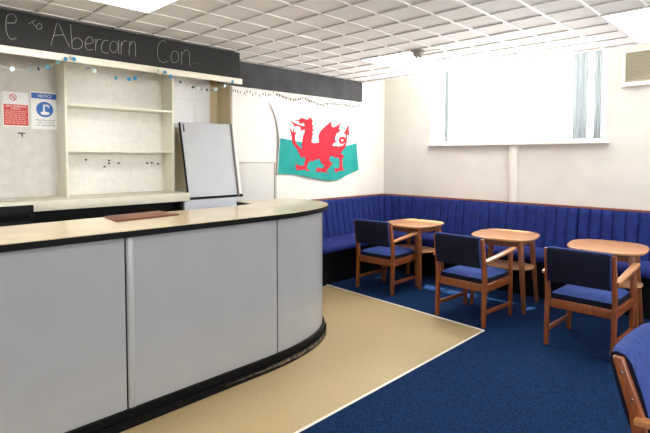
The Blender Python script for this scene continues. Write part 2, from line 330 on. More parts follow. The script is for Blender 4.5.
# tiled ceiling, one mesh: tiles, pale ribs one way, ribs greyed to stand for shade the other
FX = [(-2, 0), (6, 8), (14, 16)]                 # columns of lamp panels
FY = [(8, 12), (-4, 0), (-16, -12)]  # panels out of view are added to brighten the room
def in_lamp(i, j): return any(a <= i < b for a, b in FX) and any(a <= j < b for a, b in FY)
i0, i1 = -7, 20; j0, j1 = -18, 13
cl = MB(); cl.use('ceiling')
for i in range(i0, i1):
    for j in range(j0, j1):
        if in_lamp(i, j): continue
        x0, x1 = OX + i * SX, OX + (i + 1) * SX; y0, y1 = OY + j * SY, min(OY + (j + 1) * SY, YE)
        if y1 - y0 < .01: continue
        x0 = max(x0, -.28); x1 = min(x1, RX)
        if x1 <= x0: continue
        dz = random.uniform(-.0015, .0015)
        cl.box((x0 + .004, y0 + .004, H + dz), (x1 - .004, y1 - .004, H + .03))
cl.use('rib')
for i in range(i0, i1 + 1):
    x = OX + i * SX
    if not -.28 < x < RX: continue
    segs = [(RY, YE)]
    for a, b in FX:
        if a < i < b:
            ns = []
            for s0, s1 in segs:
                cur = s0
                for ya, yb in sorted((OY + p * SY, OY + q * SY) for p, q in FY):
                    if ya > cur: ns.append((cur, min(ya, s1)))
                    cur = max(cur, yb)
                if cur < s1: ns.append((cur, s1))
            segs = ns
    for a, b in segs:
        cl.box((x - .010, a, H - .004), (x + .011, b, H + .02))
cl.use('ribshade')
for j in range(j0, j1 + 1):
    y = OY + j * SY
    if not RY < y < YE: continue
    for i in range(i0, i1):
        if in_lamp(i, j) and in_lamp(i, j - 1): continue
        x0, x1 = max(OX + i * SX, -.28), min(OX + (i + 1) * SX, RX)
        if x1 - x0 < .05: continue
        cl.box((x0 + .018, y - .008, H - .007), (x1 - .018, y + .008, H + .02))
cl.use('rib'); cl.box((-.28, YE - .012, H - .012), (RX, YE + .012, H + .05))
structure(cl.build('ceiling', smooth=0), 'suspended ceiling of square off-white tiles')

# window
win = MB()
fy0, fy1 = 0.20, 0.25
win.box((WX0, fy0, WZ0), (WX0 + .06, fy1, WZ1)); win.box((WX1 - .06, fy0, WZ0), (WX1, fy1, WZ1))
win.box((WX0, fy0, WZ0), (WX1, fy1, WZ0 + .06)); win.box((WX0, fy0, WZ1 - .06), (WX1, fy1, WZ1))
# flat architrave on the room side
win.box((WX0 - .0, -0.018, WZ0 + .002), (WX0 + .045, 0.20, WZ1)); win.box((WX1 - .045, -0.018, WZ0), (WX1, 0.02, WZ1))
window = structure(win.build('window_1', 'white'), 'wide bright window with white frame')
m = MB(); m.box((1.822, fy0 - .01, WZ0 + .06), (1.852, fy1 + .01, WZ1 - .06), .003); m.build('mullion', 'white', window)
for a, b in ((WX0 + .06, 1.822), (1.852, WX1 - .06)):
    m = MB(); m.box((a, .222, WZ0 + .06), (b, .228, WZ1 - .06)); m.build('window_pane', 'glass', window)
m = MB(); m.box((0.80, -0.085, 1.705), (3.02, 0.20, 1.737), .006); m.build('window_sill', 'white', window)

def curtain(x0, x1, y, folds, label):
    rows = []
    n = folds * 10
    for z in (WZ0 + .03, 2.2, 2.6, WZ1 - .02):
        sh = 0.0
        rows.append([Vector((x0 + (x1 - x0) * k / n, y + .018 * math.sin(2 * PI * folds * k / n), z)) for k in range(n + 1)])
    m = MB(); m.grid(rows); o = m.build('curtain', 'curtain', smooth=80)
    md = o.modifiers.new('thickness', 'SOLIDIFY'); md.thickness = .002
    return tag(o, label, 'curtain', None)
curtain(2.60, 2.76, .13, 3, 'sheer grey curtain gathered inside right end of window, nearer middle')
curtain(2.82, 2.90, .13, 2, 'sheer grey curtain strip against right window frame')
curtain(0.93, 1.00, .15, 2, 'narrow sheer curtain gathered at left end of window')

# plaster pipe casing between sill and seating
p = MB(); p.cyl((1.985, -0.002, 1.012), (1.985, -0.002, 1.705), 0.055, n=24)
tag(p.build('wall_pipe', 'pipewhite'), 'white vertical boxed pipe on wall between window sill and blue seating', 'pipe')

# air vent
v = empty('air_vent', (3.132, -0.05, 2.30), 'beige louvred air vent high on wall right of window', 'vent')
m = MB()
m.box((0, -.0, -0.0), (0.70, .048, 0.03), .003); m.box((0, 0, .335), (.70, .048, .36), .003)
m.box((0, 0, .0), (.022, .048, .36), .003); m.box((.678, 0, 0), (.70, .048, .36), .003); m.box((-.01, -.02, -.012), (.71, .048, .008), .003)
m.build('vent_frame', 'white', v)
m = MB()
for k in range(12):
    z = .032 + k * .0255
    m.bar((.02, .018, z + .012), (.68, .018, z + .012), (.026, .004), side=(0, .75, -.66), bevel=0)
m.build('vent_slats', 'ventbeige', v)
m = MB(); m.box((.02, .04, .02), (.68, .048, .345)); m.build('vent_back', 'sensor', v)

# wall sheets on the left wall
m = MB(); m.box((0, -2.74, 1.497), (.016, -2.128, 2.33)); tag(m.build('wall_sheet', 'sheet', smooth=0), 'upper white board sheet fixed to wall left of flag', 'panel')
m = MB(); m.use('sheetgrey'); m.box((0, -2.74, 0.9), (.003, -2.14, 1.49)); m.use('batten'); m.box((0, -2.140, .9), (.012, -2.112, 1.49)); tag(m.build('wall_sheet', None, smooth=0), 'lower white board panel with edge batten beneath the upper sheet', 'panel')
m = MB(); m.box((0, -2.92, 2.338), (.03, -.548, 2.64)); structure(m.build('trim_2', 'beam', smooth=0), 'charcoal black beam above the flag')

# ------------------------------------------------------------------ ceiling lamps
def make_lamp():
    L = empty('ceiling_light', (0, 0, H), 'x', 'ceiling light', 'recessed panels in the tiled ceiling')
    w_, d_ = 2 * SX, 4 * SY
    m = MB()
    for lo, hi in (((0, 0), (w_, .02)), ((0, d_ - .02), (w_, d_)), ((0, 0), (.02, d_)), ((w_ - .02, 0), (w_, d_))):
        m.box((lo[0], lo[1], -.012), (hi[0], hi[1], .02))
    m.build('lamp_frame', 'whiteplastic', L)
    m = MB(); m.box((.018, .018, -.006), (w_ - .018, d_ - .018, .004)); m.build('diffuser', 'lamp', L)
    m = MB(); m.box((0, 0, .02), (w_, d_, .055)); m.build('lamp_housing', 'whiteplastic', L)
    return L
lamp0 = make_lamp()
LBL = {(0, 0): 'glowing square-edged light panel in ceiling left of window, beside grey sensor',
       (1, 0): 'glowing light panel in ceiling at upper right, above the air vent side',
       (0, 1): 'glowing light panel in ceiling above the end of the bar chalkboard'}
first = True
for a, (ia, ib) in enumerate(FX):
    for b, (ja, jb) in enumerate(FY):
        L = lamp0 if first else copy_tree(lamp0)
        first = False
        L.location = (OX + ia * SX, OY + ja * SY, H)
        if (a, b) in LBL: L['label'] = LBL[(a, b)]
        else: L['label'] = 'unseen ceiling light panel added to light the room'
s = empty('ceiling_sensor', (1.735, -1.72, H), 'small grey boxy sensor under ceiling beside the lit panel', 'sensor')
m = MB(); m.box((-.055, -.05, -.012), (.06, .05, 0), .003); m.build('mounting_plate', 'sensor', s)
m = MB(); m.box((-.04, -.035, -.06), (.045, .035, -.012), .006); m.cyl((-.02, 0, -.06), (-.02, 0, -.078), .012); m.cyl((.025, 0, -.06), (.025, 0, -.078), .012)
m.build('sensor_body', 'sensor', s)
m = MB(); m.tube([(.05, .0, -.02), (.14, .02, -.012), (.22, .05, -.014)], .004); m.build('cable', 'sensor', s)

# ------------------------------------------------------------------ fitted blue seating
SEG = 10
def corner_curve(d, n1, na, n2, ya, xb, r=0.10):
    """plan curve at distance d from both walls, from (d,ya) round the corner to (xb,-d)"""
    r = r if d < .2 else .03
    P = []
    for k in range(n1): P.append((d, ya + (-(d + r) - ya) * k / n1))
    for k in range(na):
        a = PI - (PI / 2) * k / na
        P.append((d + r + r * math.cos(a), -(d + r) + r * math.sin(a)))
    for k in range(n2 + 1): P.append((d + r + (xb - d - r) * k / n2, -d))
    return P
def straight(d, a, b, n):
    ax, ay, nx, ny = a[0], a[1], None, None
    D = Vector((b[0] - a[0], b[1] - a[1])); L = D.length; D /= L
    N = Vector((D.y, -D.x))                     # into the room for our runs
    return [(a[0] + D.x * L * k / n + N.x * d, a[1] + D.y * L * k / n + N.y * d) for k in range(n + 1)]
PROF = [(.008, .985), (.03, .992), (.055, .99), (.075, .972), (.088, .93), (.100, .86), (.115, .76), (.135, .65), (.155, .55), (.170, .47), (.172, .44)]
FLW = 0.112
def back_mesh(curve, length_pts):
    """curve(d) -> plan points; flutes pressed along the run"""
    base = curve(.1); acc = [0]
    for a, b in zip(base[:-1], base[1:]): acc.append(acc[-1] + math.hypot(b[0] - a[0], b[1] - a[1]))
    nfl = max(1, round(acc[-1] / FLW)); rows = []
    for q, (d, z) in enumerate(PROF):
        c0, c1 = curve(d), curve(d + .01); row = []
        for k, (p0, p1) in enumerate(zip(c0, c1)):
            ph = abs(math.sin(PI * nfl * acc[k] / acc[-1]))
            groove = (1 - min(1, ph * 1.6) ** .55) * .032
            if q < 2: groove *= .2
            end = .012 if k in (0, len(c0) - 1) else 0
            nx, ny = (p1[0] - p0[0]) / .01, (p1[1] - p0[1]) / .01
            g = groove + end
            row.append(Vector((p0[0] - nx * g, p0[1] - ny * g, z - (groove * .35 if q < 4 else 0))))
        rows.append(row)
    m = MB(); V = m.grid(rows)
    rear = [m.bm.verts.new((x, y, .985)) for x, y in curve(.002)]; rear2 = [m.bm.verts.new((x, y, .44)) for x, y in curve(.002)]
    for k in range(len(rear) - 1):
        m.cap([V[0][k + 1], V[0][k], rear[k], rear[k + 1]]); m.cap([rear[k + 1], rear[k], rear2[k], rear2[k + 1]])
        m.cap([V[-1][k], V[-1][k + 1], rear2[k + 1], rear2[k]])
    for k in (0, -1): m.cap([V[q][k] for q in range(len(PROF))] + [rear2[k], rear[k]])
    return m
SPROF = [(.16, .445), (.16, .52), (.20, .525), (.32, .518), (.44, .510), (.49, .498), (.517, .470), (.520, .44), (.51, .418), (.46, .41), (.16, .41)]
def loop_mesh(curve, prof):
    rows = [[Vector((x, y, z)) for x, y in curve(d)] for d, z in prof]
    m = MB(); V = m.grid(rows + [])
    n = len(V[0])
    for k in range(n - 1): m.cap([V[-1][k], V[-1][k + 1], V[0][k + 1], V[0][k]])
    for k in (0, -1): m.cap([V[q][k] for q in range(len(prof))])
    return m
BASE = [(.02, .0), (.02, .41), (.42, .41), (.42, .0)]
RAIL = [(.0, .990), (.0, 1.012), (.034, 1.012), (.034, .992)]
def bench(name, curve, loc, label):
    b = empty(name, loc, label, 'bench seat', 'fluted blue fitted bench seating')
    for nm, mb, mt in (('backrest', back_mesh(curve, None), 'velvet'), ('seat', loop_mesh(curve, SPROF), 'velvet'),
                       ('plinth', loop_mesh(curve, BASE), 'black'), ('top_rail', loop_mesh(curve, RAIL), 'railwood')):
        part_at(b, mb.build(nm, mt, smooth=50))
    return b
def cor(d): return corner_curve(d, 40, 14, 40, -.60, .57)
def mk(a, b, n): return lambda d: straight(d, a, b, n)
bench('bench_seat', mk((0.002, -2.45), (0.002, -.602), 180), (0.28, -1.5, 0), 'fluted blue velvet bench along the flag wall, running behind the bar end')
bench('bench_seat', cor, (0.2, -.2, 0), 'fluted blue velvet corner bench where flag wall meets window wall')
bench('bench_seat', mk((.572, -.002), (2.748, -.002), 220), (1.6, -.28, 0), 'long fluted blue velvet bench under window, behind the left and middle tables')
bench('bench_seat', mk((2.75, -.002), (5.04, -.002), 220), (3.9, -.28, 0), 'fluted blue velvet bench at right end under air vent, behind the nearest table')

# ------------------------------------------------------------------ tables
def rrect(w_, d_, n=2.9, k=56, s=1.0):
    P = []
    for q in range(k):
        a = 2 * PI * q / k; c_, s_ = math.cos(a), math.sin(a)
        P.append((s * w_ / 2 * math.copysign(abs(c_) ** (2 / n), c_), s * d_ / 2 * math.copysign(abs(s_) ** (2 / n), s_)))
    return P
TZ = 0.748
def make_table():
    T = empty('pub_table', (0, 0, 0), 'x', 'table', 'oval wooden tables along the window bench')
    m = MB(); rows = []
    for z, off in ((TZ - .030, -.022), (TZ - .024, -.006), (TZ - .014, 0), (TZ - .006, 0), (TZ - .001, -.005), (TZ, -.012)):
        rows.append([Vector((x, y, z)) for x, y in rrect(TW + 2 * off, TD + 2 * off)])
    V = m.grid(rows, close_u=True); m.cap(V[-1]); m.cap(V[0][::-1]); m.build('tabletop', 'tabletop', T)
    m = MB(); ax, ay = TW / 2 - .112, TD / 2 - .13
    m.box((-ax, -ay - .01, TZ - .095), (ax, -ay + .01, TZ - .03)); m.box((-ax, ay - .01, TZ - .095), (ax, ay + .01, TZ - .03))
    m.box((-ax - .01, -ay, TZ - .095), (-ax + .01, ay, TZ - .03)); m.box((ax - .01, -ay, TZ - .095), (ax + .01, ay, TZ - .03))
    m.build('apron', 'tablewood', T)
    for sx in (-1, 1):
        for sy in (-1, 1):
            m = MB(); m.bar((sx * (TW / 2 - .055), sy * (TD / 2 - .085), .006), (sx * (TW / 2 - .112), sy * (TD / 2 - .13), TZ - .03), (.034, .038), (.054, .056), side=(1, 0, 0), bevel=.006)
            m.build('leg', 'tablewood', T)
    m = MB(); rows = []
    for z, off in ((.412, -.006), (.416, 0), (.426, 0), (.430, -.006)):
        rows.append([Vector((x, y, z)) for x, y in rrect(TW - .07 + 2 * off, TD - .31 + 2 * off, 2.6)])
    V = m.grid(rows, close_u=True); m.cap(V[-1]); m.cap(V[0][::-1]); m.build('lower_shelf', 'tabletop', T)
    return T
TW, TD = 0.64, 0.69
tab = make_table()
TL = [('oval wooden pub table farthest left, nearest the corner', 1.08, -.79, 0.0),
      ('oval wooden pub table in the middle, behind the second chair from the left', 2.285, -.88, math.radians(8)),
      ('oval wooden pub table farthest right, partly cut by the picture edge', 3.245, -.885, math.radians(8))]
for i, (l, x, y, rz) in enumerate(TL):
    T = tab if i == 0 else copy_tree(tab)
    T.location = (x, y, 0); T.rotation_euler.z = rz; T['label'] = l

# ------------------------------------------------------------------ chairs
def make_chair(tilt=0.0):
    C = empty('wooden_armchair', (0, 0, 0), 'x', 'chair', 'wooden armchairs with blue cushions')
    HW = .245
    def rear(sx):
        m = MB(); pts = [(0, .006), (.004, .25), (.012, .42), (-.012 - tilt * .2, .62), (-.046 - tilt, .815)]
        wd = [(.030, .040), (.032, .046), (.032, .050), (.030, .046), (.028, .034)]
        b2 = bmesh.new(); R = []
        for (y, z), (w_, d_) in zip(pts, wd):
            R.append([b2.verts.new((sx * HW + a * w_ / 2, y + b * d_ / 2, z)) for a, b in ((-1, -1), (1, -1), (1, 1), (-1, 1))])
        for q in range(len(R) - 1):
            for k in range(4): b2.faces.new([R[q][k], R[q][(k + 1) % 4], R[q + 1][(k + 1) % 4], R[q + 1][k]])
        b2.faces.new(R[0][::-1]); b2.faces.new(R[-1]); bmesh.ops.recalc_face_normals(b2, faces=b2.faces[:])
        bmesh.ops.bevel(b2, geom=[e for e in b2.edges], offset=.004, segments=2, affect='EDGES', profile=.5)
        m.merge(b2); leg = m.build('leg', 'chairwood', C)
        for (y, z) in ((-.037 - tilt * .8, .765), (-.018 - tilt * .4, .675)):
            m = MB(); m.cyl((sx * (HW + .013), y, z), (sx * (HW + .0185), y, z), .006, .004, n=10); m.build('bolt', 'steel', leg)
        return leg
    for sx in (-1, 1): rear(sx)
    for sx in (-1, 1):
        m = MB(); m.bar((sx * HW, .515, .006), (sx * HW, .50, .645), (.032, .036), (.032, .042), bevel=.005); m.build('leg', 'chairwood', C)
        m = MB(); m.bar((sx * HW, .03, .358), (sx * HW, .495, .365), (.024, .070), side=(1, 0, 0), bevel=.004); m.build('side_rail', 'chairwood', C)
        m = MB(); m.bar((sx * HW, .02, .135), (sx * HW, .50, .125), (.020, .036), side=(1, 0, 0), bevel=.004); m.build('stretcher', 'chairwood', C)
        # armrest: a flat board, wider towards the front
        poly = [(-.021, -.022), (.021, -.022), (.026, .25), (.029, .50), (.024, .545), (-.024, .545), (-.029, .50), (-.026, .25)]
        m = MB(); b2 = bmesh.new()
        zt = lambda y: .622 + .058 * (y / .545)
        lo = [b2.verts.new((sx * (HW + .020) + x, y, zt(y) - .024)) for x, y in poly]; hi = [b2.verts.new((sx * (HW + .020) + x, y, zt(y))) for x, y in poly]
        b2.faces.new(hi); b2.faces.new(lo[::-1]); n = len(poly)
        for k in range(n): b2.faces.new([lo[k], lo[(k + 1) % n], hi[(k + 1) % n], hi[k]])
        bmesh.ops.recalc_face_normals(b2, faces=b2.faces[:]); bmesh.ops.bevel(b2, geom=b2.edges[:], offset=.005, segments=2, affect='EDGES', profile=.5)
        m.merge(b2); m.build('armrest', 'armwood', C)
    m = MB(); m.box((-HW + .012, -.004, .325), (HW - .012, .020, .395), .004); m.build('back_rail', 'chairwood', C)
    m = MB(); m.box((-HW + .012, .490, .33), (HW - .012, .512, .395), .004); m.build('front_rail', 'chairwood', C)
    # seat cushion with domed top
    rows = []; NX, NY = 14, 14
    for j in range(NY + 1):
        v_ = j / NY; row = []
        for i in range(NX + 1):
            u_ = i / NX
            e = min(u_, 1 - u_, v_, 1 - v_)
            row.append(Vector((-.226 + .452 * u_, .028 + .482 * v_, .435 + .035 * min(1, (e * 7)) ** .5)))
        rows.append(row)
    m = MB(); V = m.grid(rows)
    per = [V[0][i] for i in range(NX + 1)] + [V[j][NX] for j in range(1, NY + 1)] + [V[NY][i] for i in range(NX - 1, -1, -1)] + [V[j][0] for j in range(NY - 1, 0, -1)]
    bot = [m.bm.verts.new((v.co.x, v.co.y, .378)) for v in per]; n = len(per)
    m.use('chairshade')
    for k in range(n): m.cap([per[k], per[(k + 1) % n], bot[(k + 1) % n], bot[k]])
    m.cap(bot[::-1]); m.mats = ['chairshade', 'chairblue']
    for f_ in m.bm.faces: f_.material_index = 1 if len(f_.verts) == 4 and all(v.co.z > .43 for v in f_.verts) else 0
    m.build('seat', None, C, smooth=50)
    # padded backrest between the posts, curved in plan, leaning back
    m = MB(); rows = []
    N = 20; PR = [(-.038, .550), (-.044, .62), (-.044, .72), (-.040, .800), (-.026, .826), (-.004, .833), (.020, .826), (.034, .800), (.040, .70), (.038, .62), (.030, .550)]
    for (d, z) in PR:
        row = []
        for k in range(N + 1):
            u_ = k / N; x = -.229 + .458 * u_
            lean = .014 - (z - .42) * .145 - tilt * max(0, (z - .56) / .255)
            bow = .012 * (1 - (2 * u_ - 1) ** 2)
            ed = max(0, abs(2 * u_ - 1) - .9) * .09
            row.append(Vector((x, lean + d * (1 - ed * 10 * .25) - bow, z - ed * .6)))
        rows.append(row)
    V = m.grid(rows)
    for k in range(N): m.cap([V[-1][k], V[-1][k + 1], V[0][k + 1], V[0][k]])
    for k in (0, N): m.cap([V[q][k] for q in range(len(PR))])
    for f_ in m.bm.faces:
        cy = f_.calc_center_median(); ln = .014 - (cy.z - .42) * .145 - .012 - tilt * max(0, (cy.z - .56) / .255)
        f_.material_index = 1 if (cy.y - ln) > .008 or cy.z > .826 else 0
    m.mats = ['chairshade', 'chairblue']
    m.build('backrest', None, C, smooth=55)
    return C
CH = [('leftmost wooden armchair, facing the table nearest the corner', 1.022, -1.497, math.radians(2.5)),
      ('wooden armchair second from left, standing at the carpet corner before the middle table', 2.237, -1.742, math.radians(-2.5)),
      ('wooden armchair drawn up to the right-hand table, third from left', 3.278, -1.757, math.radians(-1)),
      ('wooden armchair in the near right foreground, cut off by the picture edge, turned sideways', 4.128, -3.607, math.radians(-90 - 3))]
ch = make_chair()
for i, (l, x, y, rz) in enumerate(CH):
    C = ch if i == 0 else (make_chair(.04) if i == 3 else copy_tree(ch))
    C.location = (x, y, .006); C.rotation_euler.z = rz; C['label'] = l

# ------------------------------------------------------------------ bar
def bar_path(off=0.0, n=26, y0=RY + .4):
    P = [(1.758 + off, y0), (1.758 + off, -4.64), (1.758 + off, -3.72)]
    for k in range(1, n + 1):
        a = (PI / 2) * k / n
        P.append((1.2 + (.558 + off) * max(0, math.cos(a)) ** .93, -3.72 + (1.02 + off) * math.sin(a) ** .93))
    for k in range(1, 13):
        a = PI / 2 + (PI / 2) * k / 12
        P.append((1.2 + (.40 + off) * math.cos(a), -3.10 + (.40 + off) * math.sin(a)))
    return P
def wall_strip(path, z0, z1, th):
    """upright sheet following a plan path, th thick to the inside"""
    n = len(path); N = []
    for i in range(n):
        a = Vector(path[max(i - 1, 0)]); b = Vector(path[min(i + 1, n - 1)]); d = (b - a).normalized(); N.append(Vector((-d.y, d.x)))
    m = MB(); V = m.grid([[Vector((p[0] + nn.x * t_, p[1] + nn.y * t_, z)) for p, nn in zip(path, N)] for z, t_ in ((z0, 0), (z1, 0), (z1, th), (z0, th))])
    for k in range(n - 1): m.cap([V[3][k], V[3][k + 1], V[0][k + 1], V[0][k]])
    for k in (0, -1): m.cap([V[q][k] for q in range(4)])
    return m
def cut(path, ya, yb):
    out = []
    for i, p in enumerate(path):
        out.append(p)
    return out
bar = empty('bar_counter', (1.4, -4.5, 0), 'long pale grey panelled bar counter with curved end and black kickboard', 'bar counter')
full = bar_path(); J = [-5.83, -4.69, -3.565]
def panel(pts): return part_at(bar, wall_strip(pts, .098, 1.095, .018).build('front_panel', 'barpanel', smooth=40))
panel([(1.758, RY + .4), (1.758, -5.84)])
panel([(1.758, -5.82), (1.758, -4.697)])
panel([(1.758, -4.686), (1.758, -3.72)] + [p for p in full[3:] if p[1] < -3.567 and p[0] > 1.6] + [(1.7515, -3.569)])
panel([(1.7512, -3.558)] + [p for p in full[3:] if not (p[1] < -3.556 and p[0] > 1.6)])
for y in (-5.83, -4.69):
    m = MB(); m.box((1.757, y + .012, .098), (1.763, y + .043, 1.095), .002); part_at(bar, m.build('joint_strip', 'joint'))
    m = MB(); m.box((1.735, y - .012, .098), (1.750, y + .012, 1.095)); part_at(bar, m.build('joint_gap', 'black'))
m = MB(); m.box((1.728, -3.574, .098), (1.7425, -3.552, 1.095)); part_at(bar, m.build('joint_gap', 'black'))
kp = bar_path(.020); part_at(bar, wall_strip(kp, .006, .100, .05).build('kickboard', 'black', smooth=40))
kp2 = bar_path(.036); k2 = part_at(bar, wall_strip(kp2, .0, .052, .06).build('plinth_board', 'black', smooth=40))
# worn patch: bare wood showing along the plinth near the curve
def worn_patch():
    P = [p for p in bar_path(.0372, 60) if -4.05 < p[1] < -2.85 and p[0] > 1.5]
    P = [(1.758 + .0372, -4.05), (1.758 + .0372, -3.9), (1.758 + .0372, -3.8)] + P[0:]
    m = MB(); rnd = random.Random(3); n = len(P)
    top = []; bot = []
    for i, p in enumerate(P):
        e = math.sin(PI * i / (n - 1)) ** .5
        top.append(m.bm.verts.new((p[0], p[1], .030 + .018 * e * rnd.uniform(.3, 1)))); bot.append(m.bm.verts.new((p[0], p[1], .028 - .016 * e * rnd.uniform(.2, 1))))
    for i in range(n - 1): m.cap([top[i], top[i + 1], bot[i + 1], bot[i]])
    return m
o = worn_patch().build('worn_patch', mat('scuffed_wood', (0.20, 0.15, 0.10), 0.8, color2=(0.03, 0.025, 0.02), nscale=30), recalc=False); part_at(bar, o); o['label'] = 'scuffed bare wood patch on kickboard'
# carcass shelves hidden behind the front
m = MB(); m.box((1.06, RY + .4, .05), (1.70, -3.8, .08)); m.box((1.06, RY + .4, .58), (1.70, -3.8, .60)); part_at(bar, m.build('inner_shelf', 'black'))

CT = []
for k in range(0, 27):
    a = (PI / 2) * k / 26
    CT.append((1.15 + .641 * math.cos(a) ** 1.0, -3.65 + 1.06 * math.sin(a)))
CTOP = [(1.79, RY + .4)] + CT + [(1.04, -2.575), (.90, -2.56), (.80, -2.56), (.745, -2.60), (.73, -2.68), (.725, -3.19), (1.00, -3.22), (1.045, -3.5), (1.055, -4.6), (1.11, -5.3), (1.11, RY + .4)]
ct = empty('countertop', (1.4, -4.5, 1.098), 'cream laminate bar countertop with thick black edge', 'countertop')
m = MB(); m.prism([(x, y) for x, y in CTOP], 1.098, 1.1335); part_at(ct, m.build('edge_trim', 'black', smooth=40))
def inset(P, d):
    b2 = bmesh.new(); f_ = b2.faces.new([b2.verts.new((x, y, 0)) for x, y in P])
    cx = []
    n = len(P); out = []
    area = sum(P[i][0] * P[(i + 1) % n][1] - P[(i + 1) % n][0] * P[i][1] for i in range(n)); sg = 1 if area > 0 else -1
    for i in range(n):
        a, b, c_ = Vector(P[i - 1]), Vector(P[i]), Vector(P[(i + 1) % n])
        d1 = (b - a).normalized(); d2 = (c_ - b).normalized(); n1 = Vector((-d1.y, d1.x)) * sg; n2 = Vector((-d2.y, d2.x)) * sg
        nn = n1 + n2; nn /= max(.3, nn.length_squared / 2) if nn.length > 1e-6 else 1
        out.append((b.x + nn.x * d, b.y + nn.y * d))
    b2.free(); return out
m = MB(); m.prism(inset(CTOP, .004), 1.1335, 1.138); part_at(ct, m.build('laminate_top', 'counter', smooth=40))
m = MB(); m.box((1.05, -3.373, 1.138), (1.76, -3.370, 1.1383)); part_at(ct, m.build('seam', mat('laminate_seam', (.55, .45, .3), .4)))

# wooden board lying on the counter
tr = empty('wooden_board', (1.2, -4.35, 1.138), 'flat red-brown wooden board lying on the bar countertop', 'board')
q = [(1.085, -4.545), (1.384, -4.585), (1.312, -4.112), (1.010, -4.232)]
q = [(1.085, -4.545), (1.384, -4.585), (1.325, -4.115), (1.035, -4.115)]
m = MB(); m.prism(q, 1.138, 1.147, .002); part_at(tr, m.build('board_base', 'traydark'))
m = MB(); m.prism(inset(q, .012), 1.147, 1.150, .001); part_at(tr, m.build('board_face', 'traywood'))

# ------------------------------------------------------------------ back bar
wt = MB(); wt.use('worktop'); wt.prism([(-.25, RY + .3), (.25, RY + .3), (.25, -3.405), (-.25, -3.405)], 1.128, 1.207, .004)
tag(wt.build('worktop', None), 'off-white back bar worktop along the alcove wall', 'worktop')
bb = empty('back_bar_base', (0, -5, 0), 'black open back bar base under the off-white worktop', 'cabinet')
m = MB(); m.box((-.249, -4.755, 0), (.12, -3.47, 1.128)); part_at(bb, m.build('body', 'black'))
m = MB(); m.box((.12, -3.50, 0), (.23, -3.47, 1.128)); part_at(bb, m.build('side_panel', 'black'))
cb = empty('black_cabinet', (.1, -5.6, 0), 'black panelled cabinet below worktop at far left, standing forward', 'cabinet')
m = MB(); m.box((-.2, RY + .3, 0), (.255, -4.762, 1.127)); m.box((.252, RY + .3, 0), (.28, -4.762, 1.183)); part_at(cb, m.build('body', 'black'))
for y0_, y1_ in ((-5.42, -4.79), (-6.08, -5.45), (-6.74, -6.11)):
    m = MB(); m.box((.28, y0_, 1.085), (.298, y1_, 1.175), .006); part_at(cb, m.build('drawer', 'black'))
    m = MB(); m.box((.28, y0_, .1), (.298, y1_, 1.065), .006); m.box((.296, y0_ + .06, .16), (.302, y1_ - .06, 1.04), .004); part_at(cb, m.build('door', 'black'))

su = empty('shelf_unit', (-.1, -3.9, 1.207), 'cream open shelf unit with two shelves standing on the back bar', 'shelf unit')
for y in (-4.425, -3.43):
    m = MB(); m.box((-.25, y, 1.207), (-.03, y + .022, 2.419), .002); part_at(su, m.build('upright', 'creamwood'))
for z in (1.616, 2.018):
    m = MB(); m.box((-.245, -4.397, z - .022), (-.035, -3.43, z), .002); part_at(su, m.build('shelf', 'creamwood'))
m = MB(); m.box((-.249, -4.397, 1.207), (-.240, -3.43, 2.419)); part_at(su, m.build('back_panel', mat('pale_shelf_back', (.78, .77, .73), .45, noise=.04, nscale=20, bump=.3, bscale=50)))
m = MB(); m.box((-.240, -4.397, 2.40), (-.03, -3.43, 2.419)); part_at(su, m.build('top_rail', 'creamwood'))
for y, z in SCREWS:
    m = MB(); m.cyl((-.240, y, z), (-.222, y, z), .009, .007, n=8)
    tag(m.build('screw', 'ink'), 'small dark screw in back of shelf unit, under lower shelf', 'screw', 'screws under the lower shelf')
# embossed sheet right of the shelves; tan faces beside it stand for shade
m = MB()
m.box((-.25, -3.40, 1.87), (-.242, -2.86, 2.419)); m.box((-.242, -3.36, 2.17), (-.232, -2.88, 2.18)); m.box((-.242, -3.30, 1.9), (-.236, -3.14, 2.08)); m.box((-.242, -3.05, 1.9), (-.236, -2.94, 2.14))
structure(m.build('trim_4', mat('white_vinyl_sheet', (.80, .81, .84), .25, noise=.02)), 'white panelled sheet between shelf unit and wall edge')
m = MB(); m.box((-.25, -2.757, 1.2), (-.004, -2.7455, 2.419)); m.box((-.25, -2.86, 1.2), (-.235, -2.757, 2.419)); m.box((-.25, -3.40, 1.2), (-.240, -2.86, 1.87)); structure(m.build('trim_3', 'tan'), 'alcove corner faces coloured tan for shade')

# chest and the panel leaning on it
g = MB(); g.box((-.2, -3.455, 0), (.235, -2.845, 1.132), .006); gc = tag(g.build('chest', 'greybox'), 'pale grey chest at the end of the back bar, below the leaning panel', 'chest')
g = MB(); g.box((.004, -2.842, 0), (.20, -2.64, 1.065), .004); tag(g.build('black_stand', 'black'), 'low black stand beside the grey chest', 'stand')
bl, br_ = Vector((.228, -3.405, 1.140)), Vector((.228, -2.80, 1.140)); tl, tr_ = Vector((.012, -3.375, 1.905)), Vector((.012, -2.742, 1.913))
lp = empty('leaning_panel', (.2, -3.1, 1.135), 'large pale grey panel with black edges, tilted back against alcove', 'panel')
def quad_slab(c4, th, mt, nm):
    a, b, c_, d = c4; nrm = (b - a).cross(d - a).normalized()
    b2 = bmesh.new(); F0 = [b2.verts.new(v) for v in c4]; B0 = [b2.verts.new(v - nrm * th) for v in c4]
    b2.faces.new(F0); b2.faces.new(B0[::-1])
    for k in range(4): b2.faces.new([F0[k], B0[k], B0[(k + 1) % 4], F0[(k + 1) % 4]])
    bmesh.ops.recalc_face_normals(b2, faces=b2.faces[:]); m = MB(); m.merge(b2); return part_at(lp, m.build(nm, mt, smooth=0))
fx = Vector((.008, 0, .003))
def lerp4(u, v): return bl.lerp(br_, u).lerp(tl.lerp(tr_, u), v)
